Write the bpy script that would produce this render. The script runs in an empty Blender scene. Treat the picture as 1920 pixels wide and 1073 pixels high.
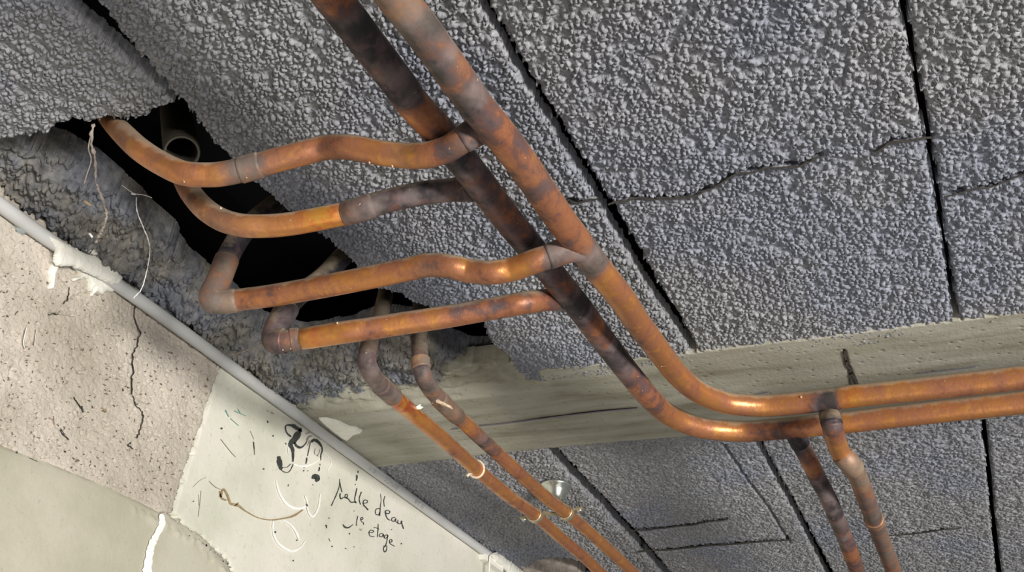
import bpy, math, random
import numpy as np

# ------------------------------------------------------------------ camera, world, lights, exposure
C0 = np.array([960.0, 536.5]); F = 1901.5          # principal point and focal length in px (1920x1073 frame)
_v1 = np.array([1985 - C0[0], 1822 - C0[1], F]); _v1 /= np.linalg.norm(_v1)     # direction of the block seams (world X)
_v2 = np.array([-3500 - C0[0], 1280 - C0[1], F]); _v2 /= np.linalg.norm(_v2)    # direction of the joist (world Y)
_v2 -= _v1 * np.dot(_v1, _v2); _v2 /= np.linalg.norm(_v2)
_v3 = np.cross(_v1, _v2)
R = np.array([_v1, _v2, _v3])                      # camera (x right, y down, z forward) -> world
CZ = 1.9                                           # camera height
H = CZ + 0.5                                       # ceiling height
CAM = np.array([0.0, 0.0, CZ])
YW = 0.745                                         # plane of the left wall

S = bpy.context.scene
cam = bpy.data.cameras.new('camera'); cam_o = bpy.data.objects.new('camera', cam)
S.collection.objects.link(cam_o)
from mathutils import Matrix, Vector
M = Matrix([[R[i][0], -R[i][1], -R[i][2], CAM[i]] for i in range(3)] + [[0, 0, 0, 1]])
cam_o.matrix_world = M
cam.sensor_width = 36; cam.lens = 36 * F / 1920; cam.clip_start = 0.01
S.camera = cam_o

w = bpy.data.worlds.new('world'); S.world = w; w.use_nodes = True
bg = w.node_tree.nodes['Background']; bg.inputs[0].default_value = (0.80, 0.88, 1.0, 1); bg.inputs[1].default_value = 0.11

def area(name, loc, target, size, power, col, sy=None):
    l = bpy.data.lights.new(name, 'AREA'); l.energy = power; l.color = col; l.size = size
    if sy: l.shape = 'RECTANGLE'; l.size_y = sy
    o = bpy.data.objects.new(name, l); S.collection.objects.link(o)
    o.location = loc
    o.rotation_euler = (Vector(target) - Vector(loc)).to_track_quat('-Z', 'Y').to_euler()
    return o
area('window_light', (-0.8, -2.2, CZ - 0.34), (0.75, 0.35, H), 1.3, 135, (1.0, 0.97, 0.92), 0.3)
area('floor_bounce_light', (0.1, -0.6, CZ - 1.5), (0.7, 0.35, H), 1.6, 9, (1.0, 0.96, 0.9))
S.view_settings.view_transform = 'Standard'; S.view_settings.look = 'None'
S.view_settings.gamma = 1.0; S.view_settings.use_curve_mapping = False
S.view_settings.exposure = 0.0
try: S.cycles.max_bounces = 6
except Exception: pass

rng = np.random.default_rng(7); random.seed(7)

# ------------------------------------------------------------------ pixel -> world
def ray(px, py): return R @ np.array([px - C0[0], py - C0[1], F])
def onZ(px, py, drop=0.0):                          # on a horizontal plane `drop` under the ceiling
    r = ray(px, py); return CAM + r * ((H - drop - CZ) / r[2])
def onY(px, py, off=0.0):                           # on a plane `off` in front of the wall
    r = ray(px, py); return CAM + r * ((YW - off) / r[1])
def atz(px, py, z): return CAM + ray(px, py) * (z / F)
def zof(px, py, dia, spec):
    return atz(px, py, F * dia / spec) if spec > 1 else onZ(px, py, spec)

# ------------------------------------------------------------------ noise
N = 256
_tab = rng.random((N, N)); _fx = rng.random((N, N)); _fy = rng.random((N, N)); _fr = rng.random((N, N))
def vnoise(x, y, s):
    x = x / s + 37.3; y = y / s + 91.7
    ix = np.floor(x).astype(int); iy = np.floor(y).astype(int); fx = x - ix; fy = y - iy
    fx = fx * fx * (3 - 2 * fx); fy = fy * fy * (3 - 2 * fy)
    g = lambda a, b: _tab[a % N, b % N]
    return (g(ix, iy) * (1 - fx) + g(ix + 1, iy) * fx) * (1 - fy) + (g(ix, iy + 1) * (1 - fx) + g(ix + 1, iy + 1) * fx) * fy
def fbm(x, y, s, o=4):
    v = 0; a = .5
    for i in range(o): v = v + a * vnoise(x + i * 3.1, y - i * 1.7, s); s *= .5; a *= .5
    return v
def worley(x, y, s):
    x = x / s; y = y / s; ix = np.floor(x).astype(int); iy = np.floor(y).astype(int)
    f1 = np.full(x.shape, 9.0); f2 = np.full(x.shape, 9.0); rr = np.zeros(x.shape)
    for a in (-1, 0, 1):
        for b in (-1, 0, 1):
            cx = ix + a; cy = iy + b; k = (cx % N, cy % N)
            d = np.hypot(cx + _fx[k] - x, cy + _fy[k] - y)
            n = d < f1
            f2 = np.where(n, f1, np.minimum(f2, d)); rr = np.where(n, _fr[k], rr); f1 = np.where(n, d, f1)
    return f1, f2, rr
def grains(x, y, s=0.0043):
    xx = x + (vnoise(x, y, s * .9) - .5) * s * .6; yy = y + (vnoise(x + 5, y, s * .9) - .5) * s * .6
    f1, f2, r = worley(xx, yy, s)
    gap = np.clip((f2 - f1) / .30, 0, 1) ** .8
    hgt = gap * (.75 + .25 * np.sqrt(np.clip(1 - (f1 / .75) ** 2, 0, 1))) * np.where(r < .16, .15 + r, .62 + .38 * r)
    g1, g2, q = worley(x + 3.3, y + 1.1, s * 2.6)
    return hgt * np.where(q < .18, np.clip(g1 * 1.6, .15, 1), 1)       # here and there a missing grain

def inpoly(px, py, poly):
    r = np.zeros(px.shape, bool); j = len(poly) - 1
    for i in range(len(poly)):
        xi, yi = poly[i]; xj, yj = poly[j]
        if yi != yj:
            r ^= ((yi > py) != (yj > py)) & (px < (xj - xi) * (py - yi) / (yj - yi) + xi)
        j = i
    return r
def dseg(px, py, line, closed=False):
    d = np.full(px.shape, 9.0); n = len(line)
    for i in range(n if closed else n - 1):
        x0, y0 = line[i]; x1, y1 = line[(i + 1) % n]
        L = (x1 - x0) ** 2 + (y1 - y0) ** 2 + 1e-18
        t = np.clip(((px - x0) * (x1 - x0) + (py - y0) * (y1 - y0)) / L, 0, 1)
        d = np.minimum(d, np.hypot(px - x0 - t * (x1 - x0), py - y0 - t * (y1 - y0)))
    return d

# ------------------------------------------------------------------ object helpers
def wloc(o):
    v = Vector((0, 0, 0))
    while o is not None: v += o.location; o = o.parent
    return np.array(v)
def mesh(name, V, Fc, mat, parent=None, smooth=True, attrs=None, origin=None):
    V = np.asarray(V, float)
    base = wloc(parent) if parent is not None else (np.asarray(origin) if origin is not None else V.mean(0))
    me = bpy.data.meshes.new(name)
    quads = isinstance(Fc, np.ndarray)
    if quads:
        k = Fc.shape[1]
        me.vertices.add(len(V)); me.vertices.foreach_set('co', (V - base).astype(np.float32).ravel())
        me.loops.add(Fc.size); me.loops.foreach_set('vertex_index', Fc.astype(np.int32).ravel())
        me.polygons.add(len(Fc)); me.polygons.foreach_set('loop_start', np.arange(0, Fc.size, k, dtype=np.int32))
        me.update(calc_edges=True); me.validate()
    else:
        me.from_pydata([tuple(v) for v in (V - base)], [], Fc); me.update()
    me.polygons.foreach_set('use_smooth', [smooth] * len(me.polygons))
    for k, a in (attrs or {}).items():
        at = me.attributes.new(k, 'FLOAT', 'POINT'); at.data.foreach_set('value', np.asarray(a, np.float32))
    me.materials.append(mat)
    o = bpy.data.objects.new(name, me); S.collection.objects.link(o)
    if parent is not None: o.parent = parent
    else: o.location = base
    return o
def empty(name, loc, label=None, cat=None, group=None, kind=None):
    o = bpy.data.objects.new(name, None); S.collection.objects.link(o); o.location = tuple(loc)
    o.empty_display_size = .02
    return tag(o, label, cat, group, kind)
def tag(o, label=None, cat=None, group=None, kind=None):
    if label: o['label'] = label
    if cat: o['category'] = cat
    if group: o['group'] = group
    if kind: o['kind'] = kind
    return o

# ------------------------------------------------------------------ materials
def mat(name):
    m = bpy.data.materials.new(name); m.use_nodes = True
    nt = m.node_tree; return m, nt, nt.nodes['Principled BSDF']
def nd(nt, t, **k):
    n = nt.nodes.new(t)
    for a, v in k.items():
        if a in n.inputs.keys() if isinstance(a, str) and a in n.inputs else False: n.inputs[a].default_value = v
        else: setattr(n, a, v)
    return n
def noise(nt, scale, detail=4, rough=.55, dist=0, vec=None, off=None):
    n = nt.nodes.new('ShaderNodeTexNoise')
    n.inputs['Scale'].default_value = scale; n.inputs['Detail'].default_value = detail
    n.inputs['Roughness'].default_value = rough; n.inputs['Distortion'].default_value = dist
    if vec is None:
        tc = nt.nodes.new('ShaderNodeNewGeometry'); vec = tc.outputs['Position']
    if off is not None:
        a = nt.nodes.new('ShaderNodeVectorMath'); a.operation = 'ADD'; a.inputs[1].default_value = off
        nt.links.new(vec, a.inputs[0]); vec = a.outputs[0]
    nt.links.new(vec, n.inputs['Vector']); return n.outputs['Fac']
def ramp(nt, fac, stops, interp='LINEAR'):
    r = nt.nodes.new('ShaderNodeValToRGB'); cr = r.color_ramp; cr.interpolation = interp
    while len(cr.elements) < len(stops): cr.elements.new(.5)
    for e, (p, c) in zip(cr.elements, stops):
        e.position = p; e.color = (*c, 1) if isinstance(c, tuple) else (c, c, c, 1)
    nt.links.new(fac, r.inputs[0]); return r.outputs[0]
def mixc(nt, f, a, b, mode='MIX'):
    m = nt.nodes.new('ShaderNodeMix'); m.data_type = 'RGBA'; m.blend_type = mode
    for s, i in ((f, 0), (a, 6), (b, 7)):
        if hasattr(s, 'links'): nt.links.new(s, m.inputs[i])
        else: m.inputs[i].default_value = (*s, 1) if isinstance(s, tuple) else s
    return m.outputs[2]
def mth(nt, op, a, b=0.0, clamp=False):
    m = nt.nodes.new('ShaderNodeMath'); m.operation = op; m.use_clamp = clamp
    for i, s in enumerate((a, b)):
        if hasattr(s, 'links'): nt.links.new(s, m.inputs[i])
        else: m.inputs[i].default_value = s
    return m.outputs[0]
def bump(nt, p, hgt, dist, strength=1.0):
    b = nt.nodes.new('ShaderNodeBump'); b.inputs['Distance'].default_value = dist; b.inputs['Strength'].default_value = strength
    nt.links.new(hgt, b.inputs['Height']); nt.links.new(b.outputs[0], p.inputs['Normal'])
def attr(nt, name):
    a = nt.nodes.new('ShaderNodeAttribute'); a.attribute_name = name; return a.outputs['Fac']
def simple(name, col, rough=.6, metal=0.0, var=.15, scale=60, bmp=0.0, bs=300):
    m, nt, p = mat(name)
    lo = tuple(c * (1 - var) for c in col); hi = tuple(min(1, c * (1 + var)) for c in col)
    nt.links.new(ramp(nt, noise(nt, scale), [(.35, lo), (.65, hi)]), p.inputs['Base Color'])
    p.inputs['Roughness'].default_value = rough; p.inputs['Metallic'].default_value = metal
    if bmp: bump(nt, p, noise(nt, bs, 5), bmp)
    return m

def m_block():
    m, nt, p = mat('lightweight_aggregate_concrete')
    c = ramp(nt, noise(nt, 300, 3), [(.3, (.225, .228, .25)), (.7, (.425, .43, .45))])
    tint = ramp(nt, noise(nt, 6, 3, .5, 0, None, (4, 2, 0)), [(.35, (.74, .80, 1.0)), (.5, (1, .97, .97)), (.68, (1.0, 1.0, .94))])
    c = mixc(nt, .5, c, tint, 'MULTIPLY')
    nt.links.new(c, p.inputs['Base Color']); p.inputs['Roughness'].default_value = .9
    bump(nt, p, noise(nt, 900, 4, .6), .0009)
    return m
def m_mortar():
    m, nt, p = mat('rough_grey_mortar')
    c = ramp(nt, noise(nt, 130, 5), [(.3, (.15, .155, .17)), (.7, (.40, .39, .38))])
    t = ramp(nt, noise(nt, 18, 3, .5, 0, None, (1, 7, 3)), [(.4, (.80, .86, 1.0)), (.62, (1, .93, .78))])
    nt.links.new(mixc(nt, .8, c, t, 'MULTIPLY'), p.inputs['Base Color']); p.inputs['Roughness'].default_value = .95
    bump(nt, p, noise(nt, 420, 6, .65), .0025)
    return m
def m_beam():
    m, nt, p = mat('cast_concrete_joist')
    g = nt.nodes.new('ShaderNodeNewGeometry')
    mp = nt.nodes.new('ShaderNodeMapping'); mp.inputs['Scale'].default_value = (9, 1.6, 9)
    nt.links.new(g.outputs['Position'], mp.inputs['Vector'])
    s = noise(nt, 4.5, 6, .6, .4, mp.outputs[0])
    c = ramp(nt, s, [(.25, (.20, .175, .125)), (.42, (.33, .315, .25)), (.62, (.42, .405, .34)), (.8, (.47, .455, .40))])
    c = mixc(nt, ramp(nt, noise(nt, 170, 3), [(.68, 0.0), (.74, .6)]), c, (.13, .11, .08))
    nt.links.new(c, p.inputs['Base Color']); p.inputs['Roughness'].default_value = .75
    bump(nt, p, noise(nt, 240, 5), .0006)
    return m
def m_wall(name, lo, mid, hi, spot, bscale, bdist, scale=9.0):
    m, nt, p = mat(name)
    c = ramp(nt, noise(nt, scale, 6, .6), [(.3, lo), (.5, mid), (.7, hi)])
    c = mixc(nt, ramp(nt, noise(nt, 190, 6, .7, 0, None, (3, 3, 3)), [(.58, 0.0), (.70, .6)]), c, spot)
    nt.links.new(c, p.inputs['Base Color']); p.inputs['Roughness'].default_value = .85
    bump(nt, p, noise(nt, bscale, 6, .65), bdist)
    return m
def m_copper():
    m, nt, p = mat('aged_copper')
    t = attr(nt, 'tarnish_shade')  # real patina, plus shade painted on the risers
    g = nt.nodes.new('ShaderNodeNewGeometry')
    n1 = noise(nt, 38, 7, .62, .3); n2 = noise(nt, 150, 5, .7, 0, None, (9, 1, 4))
    tt = mth(nt, 'ADD', t, mth(nt, 'MULTIPLY', mth(nt, 'SUBTRACT', n1, .5), 1.9))
    tt = mth(nt, 'ADD', tt, mth(nt, 'MULTIPLY', mth(nt, 'SUBTRACT', n2, .5), .7), True)
    c = ramp(nt, tt, [(.0, (.58, .235, .075)), (.22, (.43, .17, .078)), (.42, (.29, .105, .052)), (.56, (.14, .06, .045)),
                      (.72, (.085, .05, .055)), (.95, (.022, .018, .024))])
    # heat bloom: dull grey purple film on the most tarnished stretches
    film = mth(nt, 'MULTIPLY', ramp(nt, t, [(.58, 0.0), (.72, .55), (.80, .45), (.90, 0.0)]), ramp(nt, noise(nt, 55, 3, .5, 0, None, (2, 8, 1)), [(.42, 0.0), (.6, 1.0)]))
    c = mixc(nt, film, c, (.26, .20, .195))
    yel = ramp(nt, noise(nt, 60, 4, .6, 0, None, (5, 5, 9)), [(.55, 0.0), (.66, .7)])
    c = mixc(nt, mth(nt, 'MULTIPLY', yel, ramp(nt, tt, [(.1, 1.0), (.35, 0.0)])), c, (.70, .31, .06))
    viv = mth(nt, 'MULTIPLY', mth(nt, 'MULTIPLY', t, -1.3, True), 1.0)
    c = mixc(nt, viv, c, ramp(nt, noise(nt, 70, 4, .6, 0, None, (6, 1, 1)), [(.42, (.62, .10, .02)), (.52, (.80, .30, .03)), (.64, (.75, .42, .04))]))
    # dust lies on whatever faces up
    sx = nt.nodes.new('ShaderNodeSeparateXYZ'); nt.links.new(g.outputs['Normal'], sx.inputs[0])
    dz = mth(nt, 'ADD', sx.outputs['Z'], mth(nt, 'MULTIPLY', mth(nt, 'SUBTRACT', noise(nt, 90, 4), .5), .9))
    dust = mth(nt, 'MULTIPLY', ramp(nt, dz, [(.12, 0.0), (.55, .85)]), 1.0)
    grime = mth(nt, 'MULTIPLY', ramp(nt, noise(nt, 26, 5, .6, 0, None, (1, 2, 9)), [(.45, 0.0), (.75, .45)]), attr(nt, 'dust'))
    dust = mth(nt, 'MAXIMUM', dust, mth(nt, 'ADD', grime, mth(nt, 'MULTIPLY', attr(nt, 'dust'), .35)))
    c = mixc(nt, dust, c, (.34, .27, .19))
    speck = ramp(nt, noise(nt, 330, 2, .4, 0, None, (7, 3, 2)), [(.755, 0.0), (.775, .8)])
    c = mixc(nt, speck, c, (.62, .52, .40))
    nt.links.new(c, p.inputs['Base Color'])
    nt.links.new(ramp(nt, mth(nt, 'MAXIMUM', tt, dust), [(.0, .34), (.5, .5), (.9, .75)]), p.inputs['Roughness'])
    nt.links.new(ramp(nt, mth(nt, 'MAXIMUM', tt, dust), [(.1, .55), (.6, .1)]), p.inputs['Metallic'])
    bump(nt, p, noise(nt, 260, 5), .0003)
    return m
BLOCK = m_block(); MORTAR = m_mortar(); BEAM = m_beam(); COPPER = m_copper()
RENDER = m_wall('sandy_cement_render', (.42, .37, .29), (.58, .52, .435), (.77, .69, .60), (.27, .21, .15), 260, .0024, 7)
SMOOTH = m_wall('smooth_cast_concrete', (.58, .58, .47), (.70, .685, .585), (.78, .74, .66), (.44, .43, .34), 160, .0005)
LEDGE = m_wall('lower_cast_concrete', (.42, .40, .30), (.53, .50, .40), (.52, .56, .44), (.35, .32, .24), 140, .0006, 6)
DARK = simple('shade_black_concrete', (.012, .012, .014), .95)  # near-black colour stands in for the shade inside the cavities
PVC = simple('grey_pvc', (.60, .60, .585), .5, 0, .06, 25)
PLASTER = simple('white_plaster', (.88, .86, .77), .6, 0, .05, 40, .0008, 150)
STEEL = simple('yellow_zinc_steel', (.62, .52, .34), .35, .7, .12, 150)
BRIGHT = simple('bright_zinc_steel', (.62, .64, .58), .25, .85, .08, 90)
INK = simple('black_marker_ink', (.045, .05, .045), .8, 0, .4, 400)
GREYINK = simple('faded_grey_ink', (.30, .29, .27), .8, 0, .2, 400)
CHALK = simple('white_chalk', (.92, .92, .88), .9, 0, .05)
PAINT = simple('white_paint', (.93, .94, .90), .6, 0, .04)
GLUE = simple('brown_glue', (.36, .27, .15), .6, 0, .25, 300)
TEAL = simple('teal_chalk', (.25, .45, .40), .9)
VIOLET = simple('violet_chalk', (.20, .18, .24), .9)
FIBRE = simple('dusty_fibre', (.34, .29, .25), .9, 0, .3, 400)
CREAM = simple('cream_plastic', (.78, .66, .50), .5, 0, .1)
HOSE = simple('dark_corrugated_plastic', (.055, .047, .034), .75, 0, .2)
FLAKE = simple('tan_flake', (.62, .48, .33), .8, 0, .25, 300)
def m_drop():
    m, nt, p = mat('clear_blue_grey_silicone')
    p.inputs['Base Color'].default_value = (.55, .66, .66, 1); p.inputs['Roughness'].default_value = .12
    p.inputs['Transmission Weight'].default_value = .35
    return m
DROP = m_drop()

# ------------------------------------------------------------------ slabs with a grid face (blocks, mortar, wall pieces, lumps)
def grid_piece(name, poly, cell, hfun, tomap, mat_, parent=None, skirt=0.02, jit=.0012, edge_round=.003, edge_drop=.003, holes=(), origin=None, smooth=True, jscale=.004):
    """poly in plane coords (a,b); the face point is tomap(a, b, out) with out along the face normal."""
    poly = [tuple(p) for p in poly]
    a0 = min(p[0] for p in poly) - cell; a1 = max(p[0] for p in poly) + cell
    b0 = min(p[1] for p in poly) - cell; b1 = max(p[1] for p in poly) + cell
    na = int((a1 - a0) / cell) + 2; nb = int((b1 - b0) / cell) + 2
    A, B = np.meshgrid(a0 + cell * np.arange(na), b0 + cell * np.arange(nb), indexing='ij')
    ca = (A[:-1, :-1] + cell / 2); cb = (B[:-1, :-1] + cell / 2)
    ja = ca + (fbm(ca, cb, jscale, 2) - .375) * 2 * jit * 2; jb = cb + (fbm(ca + 9, cb + 4, jscale, 2) - .375) * 2 * jit * 2
    k = inpoly(ja, jb, poly)
    for hp in holes: k &= ~inpoly(ja, jb, hp)
    A = A + (vnoise(A, B, cell * 1.7) - .5) * cell * .5; B = B + (vnoise(A + 2, B, cell * 1.7) - .5) * cell * .5
    out = hfun(A, B)
    if edge_round > 0:
        d = dseg(A, B, poly, True)
        for hp in holes: d = np.minimum(d, dseg(A, B, hp, True))
        q = np.clip(1 - d / edge_round, 0, 1)
        out = out - edge_drop * (1 - np.sqrt(np.clip(1 - q * q, 0, 1)))
    idx = np.full(A.shape, -1)
    I = np.arange(A.size).reshape(A.shape)
    fi = np.stack([I[:-1, :-1], I[1:, :-1], I[1:, 1:], I[:-1, 1:]], -1)[k]
    used = np.unique(fi); remap = np.full(A.size, -1); remap[used] = np.arange(len(used))
    fi = remap[fi]
    Af = A.ravel()[used]; Bf = B.ravel()[used]; Of = out.ravel()[used]
    V = tomap(Af, Bf, Of)
    V2 = tomap(Af, Bf, np.full(Of.shape, -skirt))
    # boundary edges
    ed = np.concatenate([fi[:, [0, 1]], fi[:, [1, 2]], fi[:, [2, 3]], fi[:, [3, 0]]])
    key = np.sort(ed, 1); kk = key[:, 0].astype(np.int64) * (len(used) + 1) + key[:, 1]
    u, inv, cnt = np.unique(kk, return_inverse=True, return_counts=True)
    bd = ed[cnt[inv] == 1]
    bu = np.unique(bd); rb = np.full(len(used), -1); rb[bu] = len(used) + np.arange(len(bu))
    sk = np.stack([bd[:, 1], bd[:, 0], rb[bd[:, 0]], rb[bd[:, 1]]], -1)
    V = np.concatenate([V, V2[bu]]); FF = np.concatenate([fi, sk])
    # orientation: face normal must point along 'out'
    t = tomap(np.array([0., cell, 0.]), np.array([0., 0., cell]), np.zeros(3))
    n = np.cross(t[1] - t[0], t[2] - t[0]); up = tomap(np.zeros(1), np.zeros(1), np.ones(1))[0] - t[0]
    if np.dot(n, up) < 0: FF = FF[:, ::-1]
    return mesh(name, V, np.ascontiguousarray(FF), mat_, parent, smooth, None, origin)

def ceilmap(drop=0.0):
    return lambda a, b, o: np.stack([a, b, H - drop - o], -1)
def wallmap(off=0.0):
    return lambda a, b, o: np.stack([a, np.full_like(a, YW - off) - o, b], -1)
def PC(pts, drop=0.0): return [tuple(onZ(x, y, drop)[:2]) for x, y in pts]
def PW(pts, off=0.0): return [tuple(onY(x, y, off)[[0, 2]]) for x, y in pts]

# ================================================================== SETTING: ceiling
ceiling = empty('ceiling', (0.6, 0.2, H), kind='structure')
GROOVES = [PC(g) for g in [
    [(1140, 382), (1200, 372), (1255, 372), (1300, 368), (1342, 350), (1375, 330), (1440, 316), (1500, 310), (1540, 294)],
    [(1640, 285), (1675, 264), (1745, 258)], [(1048, 376), (1085, 378), (1120, 372)],
    [(1775, 368), (1840, 352), (1880, 345), (1925, 325)],
    [(1180, 997), (1250, 991), (1345, 978), (1365, 974)], [(1196, 1036), (1300, 1026), (1400, 1019), (1482, 1013)],
    [(1357, 834), (1380, 868), (1405, 905), (1440, 950), (1470, 1000), (1484, 1020)],
    [(1640, 1008), (1720, 1000), (1800, 990)], [(1475, 820), (1500, 860), (1520, 890)]]]
def block_h(amp, s):
    def f(A, B):
        g = grains(A, B, s) * amp - amp * .6 + (fbm(A, B, .05, 3) - .45) * .003
        d = np.full(A.shape, 9.0)
        for gr in GROOVES: d = np.minimum(d, dseg(A, B, gr))
        return g - .009 * np.clip(1.25 - d / (.0012 + .0016 * vnoise(A, B, .009)), 0, 1)
    return f
seamA_L = [(862, -45), (888, 0), (945, 95), (1000, 190), (1055, 280), (1110, 366), (1160, 452), (1215, 545), (1262, 612), (1306, 677)]
seamA_R = [(885, -45), (912, 0), (968, 92), (1030, 196), (1090, 290), (1150, 384), (1196, 460), (1242, 541), (1288, 616), (1322, 673)]
seamB_L = [(1672, -45), (1683, 0), (1703, 100), (1722, 200), (1741, 305), (1757, 400), (1774, 515), (1788, 617)]
seamB_R = [(1687, -45), (1699, 0), (1718, 100), (1738, 200), (1756, 305), (1769, 400), (1786, 515), (1803, 613)]
XB = 0.904                                           # upper row ends on the joist
hole_edge = [(1020, 716), (985, 714), (968, 695), (950, 665), (925, 650), (905, 604), (850, 590), (780, 570), (735, 546), (700, 540),
             (672, 508), (650, 480), (600, 440), (545, 398), (480, 345), (430, 300), (385, 245), (348, 198), (290, 135), (235, 70), (182, 0), (150, -45)]
def ext(p, x0=.05):                                  # carry a seam on, parallel to X, to x0
    return [(x0, p[0][1])] + p
pA_L = ext(PC(seamA_L)); pA_R = ext(PC(seamA_R)); pB_L = ext(PC(seamB_L)); pB_R = ext(PC(seamB_R))
hole = PC(hole_edge)
k1 = hole + [(.05, hole[-1][1])] + pA_L + PC([(1250, 684), (1150, 700), (1080, 707)])
k2 = pA_R + PC([(1400, 668), (1520, 656), (1620, 648), (1700, 634)]) + pB_L[::-1]
k3 = pB_R + PC([(1860, 606), (1925, 597)]) + [(.906, -.243), (.05, -.243)]
k0 = PC([(60, -45), (92, 0), (160, 52), (225, 110), (275, 152), (325, 198), (316, 202), (286, 206), (276, 221), (232, 224), (190, 222), (165, 233), (140, 225),
         (106, 234), (90, 250), (55, 256), (0, 264), (-60, 290)]) + [(.35, .742), (.05, .742)]
k0 = k0 + [(.05, k0[0][1])]
SH = dict(tomap=ceilmap(), mat_=BLOCK, parent=ceiling, jit=.0016)
for poly, cell in ((k1, .00100), (k2, .00100), (k3, .0011)):
    grid_piece('ceiling_block', poly, cell, block_h(.0050, .0040), skirt=.016, edge_round=.004, edge_drop=.003, **SH)
grid_piece('ceiling_block', k0, .0010, block_h(.0048, .0040), skirt=.018, edge_round=.005, edge_drop=.003, **SH)
grid_piece('ceiling_block', [(.05, -.251), (.905, -.251), (.905, -.49), (.05, -.49)], .003, block_h(.0025, .0043), skirt=.016, **SH)
# lower row
l0 = PC([(728, 876), (800, 865), (880, 856), (950, 848), (1019, 842), (1058, 884), (1130, 957), (1195, 1028), (1236, 1073)])
l0 = l0 + [(1.95, l0[-1][1]), (1.95, .742), (1.09, .742)]
l1a = PC([(1044, 839), (1070, 868), (1130, 930), (1195, 1000), (1258, 1073)])
l1b = PC([(1417, 832), (1455, 905), (1500, 985), (1544, 1073)])
l1 = [(1.95, l1a[-1][1])] + l1a[::-1] + PC([(1200, 822), (1310, 817)]) + [(1.112, .25)] + l1b + [(1.95, l1b[-1][1])]
l2a = PC([(1431, 832), (1470, 905), (1516, 985), (1562, 1073)]); l2b = PC([(1838, 790), (1846, 860), (1855, 960), (1866, 1073)])
l2 = [(1.95, l2a[-1][1])] + l2a[::-1] + l2b + [(1.95, l2b[-1][1])]
l3a = PC([(1851, 788), (1859, 860), (1868, 960), (1880, 1073)])
l3 = [(1.95, l3a[-1][1])] + l3a[::-1] + [(1.115, -.25), (1.95, -.25)]
pit = PC([(985, 1068), (1000, 1055), (1020, 1049), (1050, 1047), (1080, 1052), (1105, 1062), (1125, 1080), (1100, 1092), (1040, 1094), (995, 1085)])
grid_piece('ceiling_block', l0, .0014, block_h(.0050, .0044), skirt=.02, holes=(pit,), edge_round=.005, edge_drop=.004, **SH)
for poly in (l1, l2, l3):
    grid_piece('ceiling_block', poly, .0014, block_h(.0038, .0038), skirt=.02, edge_round=.003, edge_drop=.002, **SH)
grid_piece('ceiling_block', [(1.115, -.26), (1.95, -.26), (1.95, -.5), (1.115, -.5)], .004, block_h(.0022, .0043), skirt=.02, **SH)

# joist between the two rows, its soffit a hair below the blocks
jl = PC([(728, 873), (900, 853), (1100, 832), (1310, 815)])
jpoly = [(.886, .744), (.884, .6), (.880, .52), (.884, .4), (.89, .0), (.89, -.5), (1.113, -.5), (1.113, 0)] + jl[::-1] + [(jl[0][0], .744)]
jcrack = PC([(1582, 655), (1588, 680), (1596, 702), (1606, 724)])
def joist_h(A, B):
    d = dseg(A, B, PC([(1582, 655), (1588, 680), (1597, 702), (1608, 726)])); d2 = dseg(A, B, PC([(1594, 698), (1597, 722)]))
    base = .0012 + (fbm(A, B, .06, 3) - .45) * .0016
    pits = np.where(worley(A, B, .02)[0] < .05, -.0015, 0)
    # rough ragged top edge where mortar has squeezed past, near the hole
    ez = np.clip((.925 - A) / .03, 0, 1) * np.clip((B - .41) / .02, 0, 1)
    rough = (fbm(A * 2.5, B * .6, .010, 4) - .45) * .022 * ez - .018 * ez
    return base + pits + rough - .005 * np.clip(1 - d / .0016, 0, 1) - .004 * np.clip(1 - d2 / .0012, 0, 1)
grid_piece('concrete_joist', jpoly, .0018, joist_h, ceilmap(), BEAM, ceiling, skirt=.040, jit=.0005, edge_round=.002, edge_drop=.001)

# slab above everything (dark, closes the cavities)
def box(name, lo, hi, m, parent=None, origin=None):
    x0, y0, z0 = lo; x1, y1, z1 = hi
    V = [(x0, y0, z0), (x1, y0, z0), (x1, y1, z0), (x0, y1, z0), (x0, y0, z1), (x1, y0, z1), (x1, y1, z1), (x0, y1, z1)]
    return mesh(name, V, [(0, 3, 2, 1), (4, 5, 6, 7), (0, 1, 5, 4), (1, 2, 6, 5), (2, 3, 7, 6), (3, 0, 4, 7)], m, parent, False, None, origin)
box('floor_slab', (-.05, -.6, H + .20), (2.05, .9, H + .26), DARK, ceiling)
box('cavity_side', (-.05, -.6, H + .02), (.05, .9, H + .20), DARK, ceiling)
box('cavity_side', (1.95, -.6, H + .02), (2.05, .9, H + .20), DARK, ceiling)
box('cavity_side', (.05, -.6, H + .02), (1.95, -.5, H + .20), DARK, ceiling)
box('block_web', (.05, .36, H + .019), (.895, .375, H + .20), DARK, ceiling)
box('block_web', (1.115, .70, H + .022), (1.95, .715, H + .2), DARK, ceiling)

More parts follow.
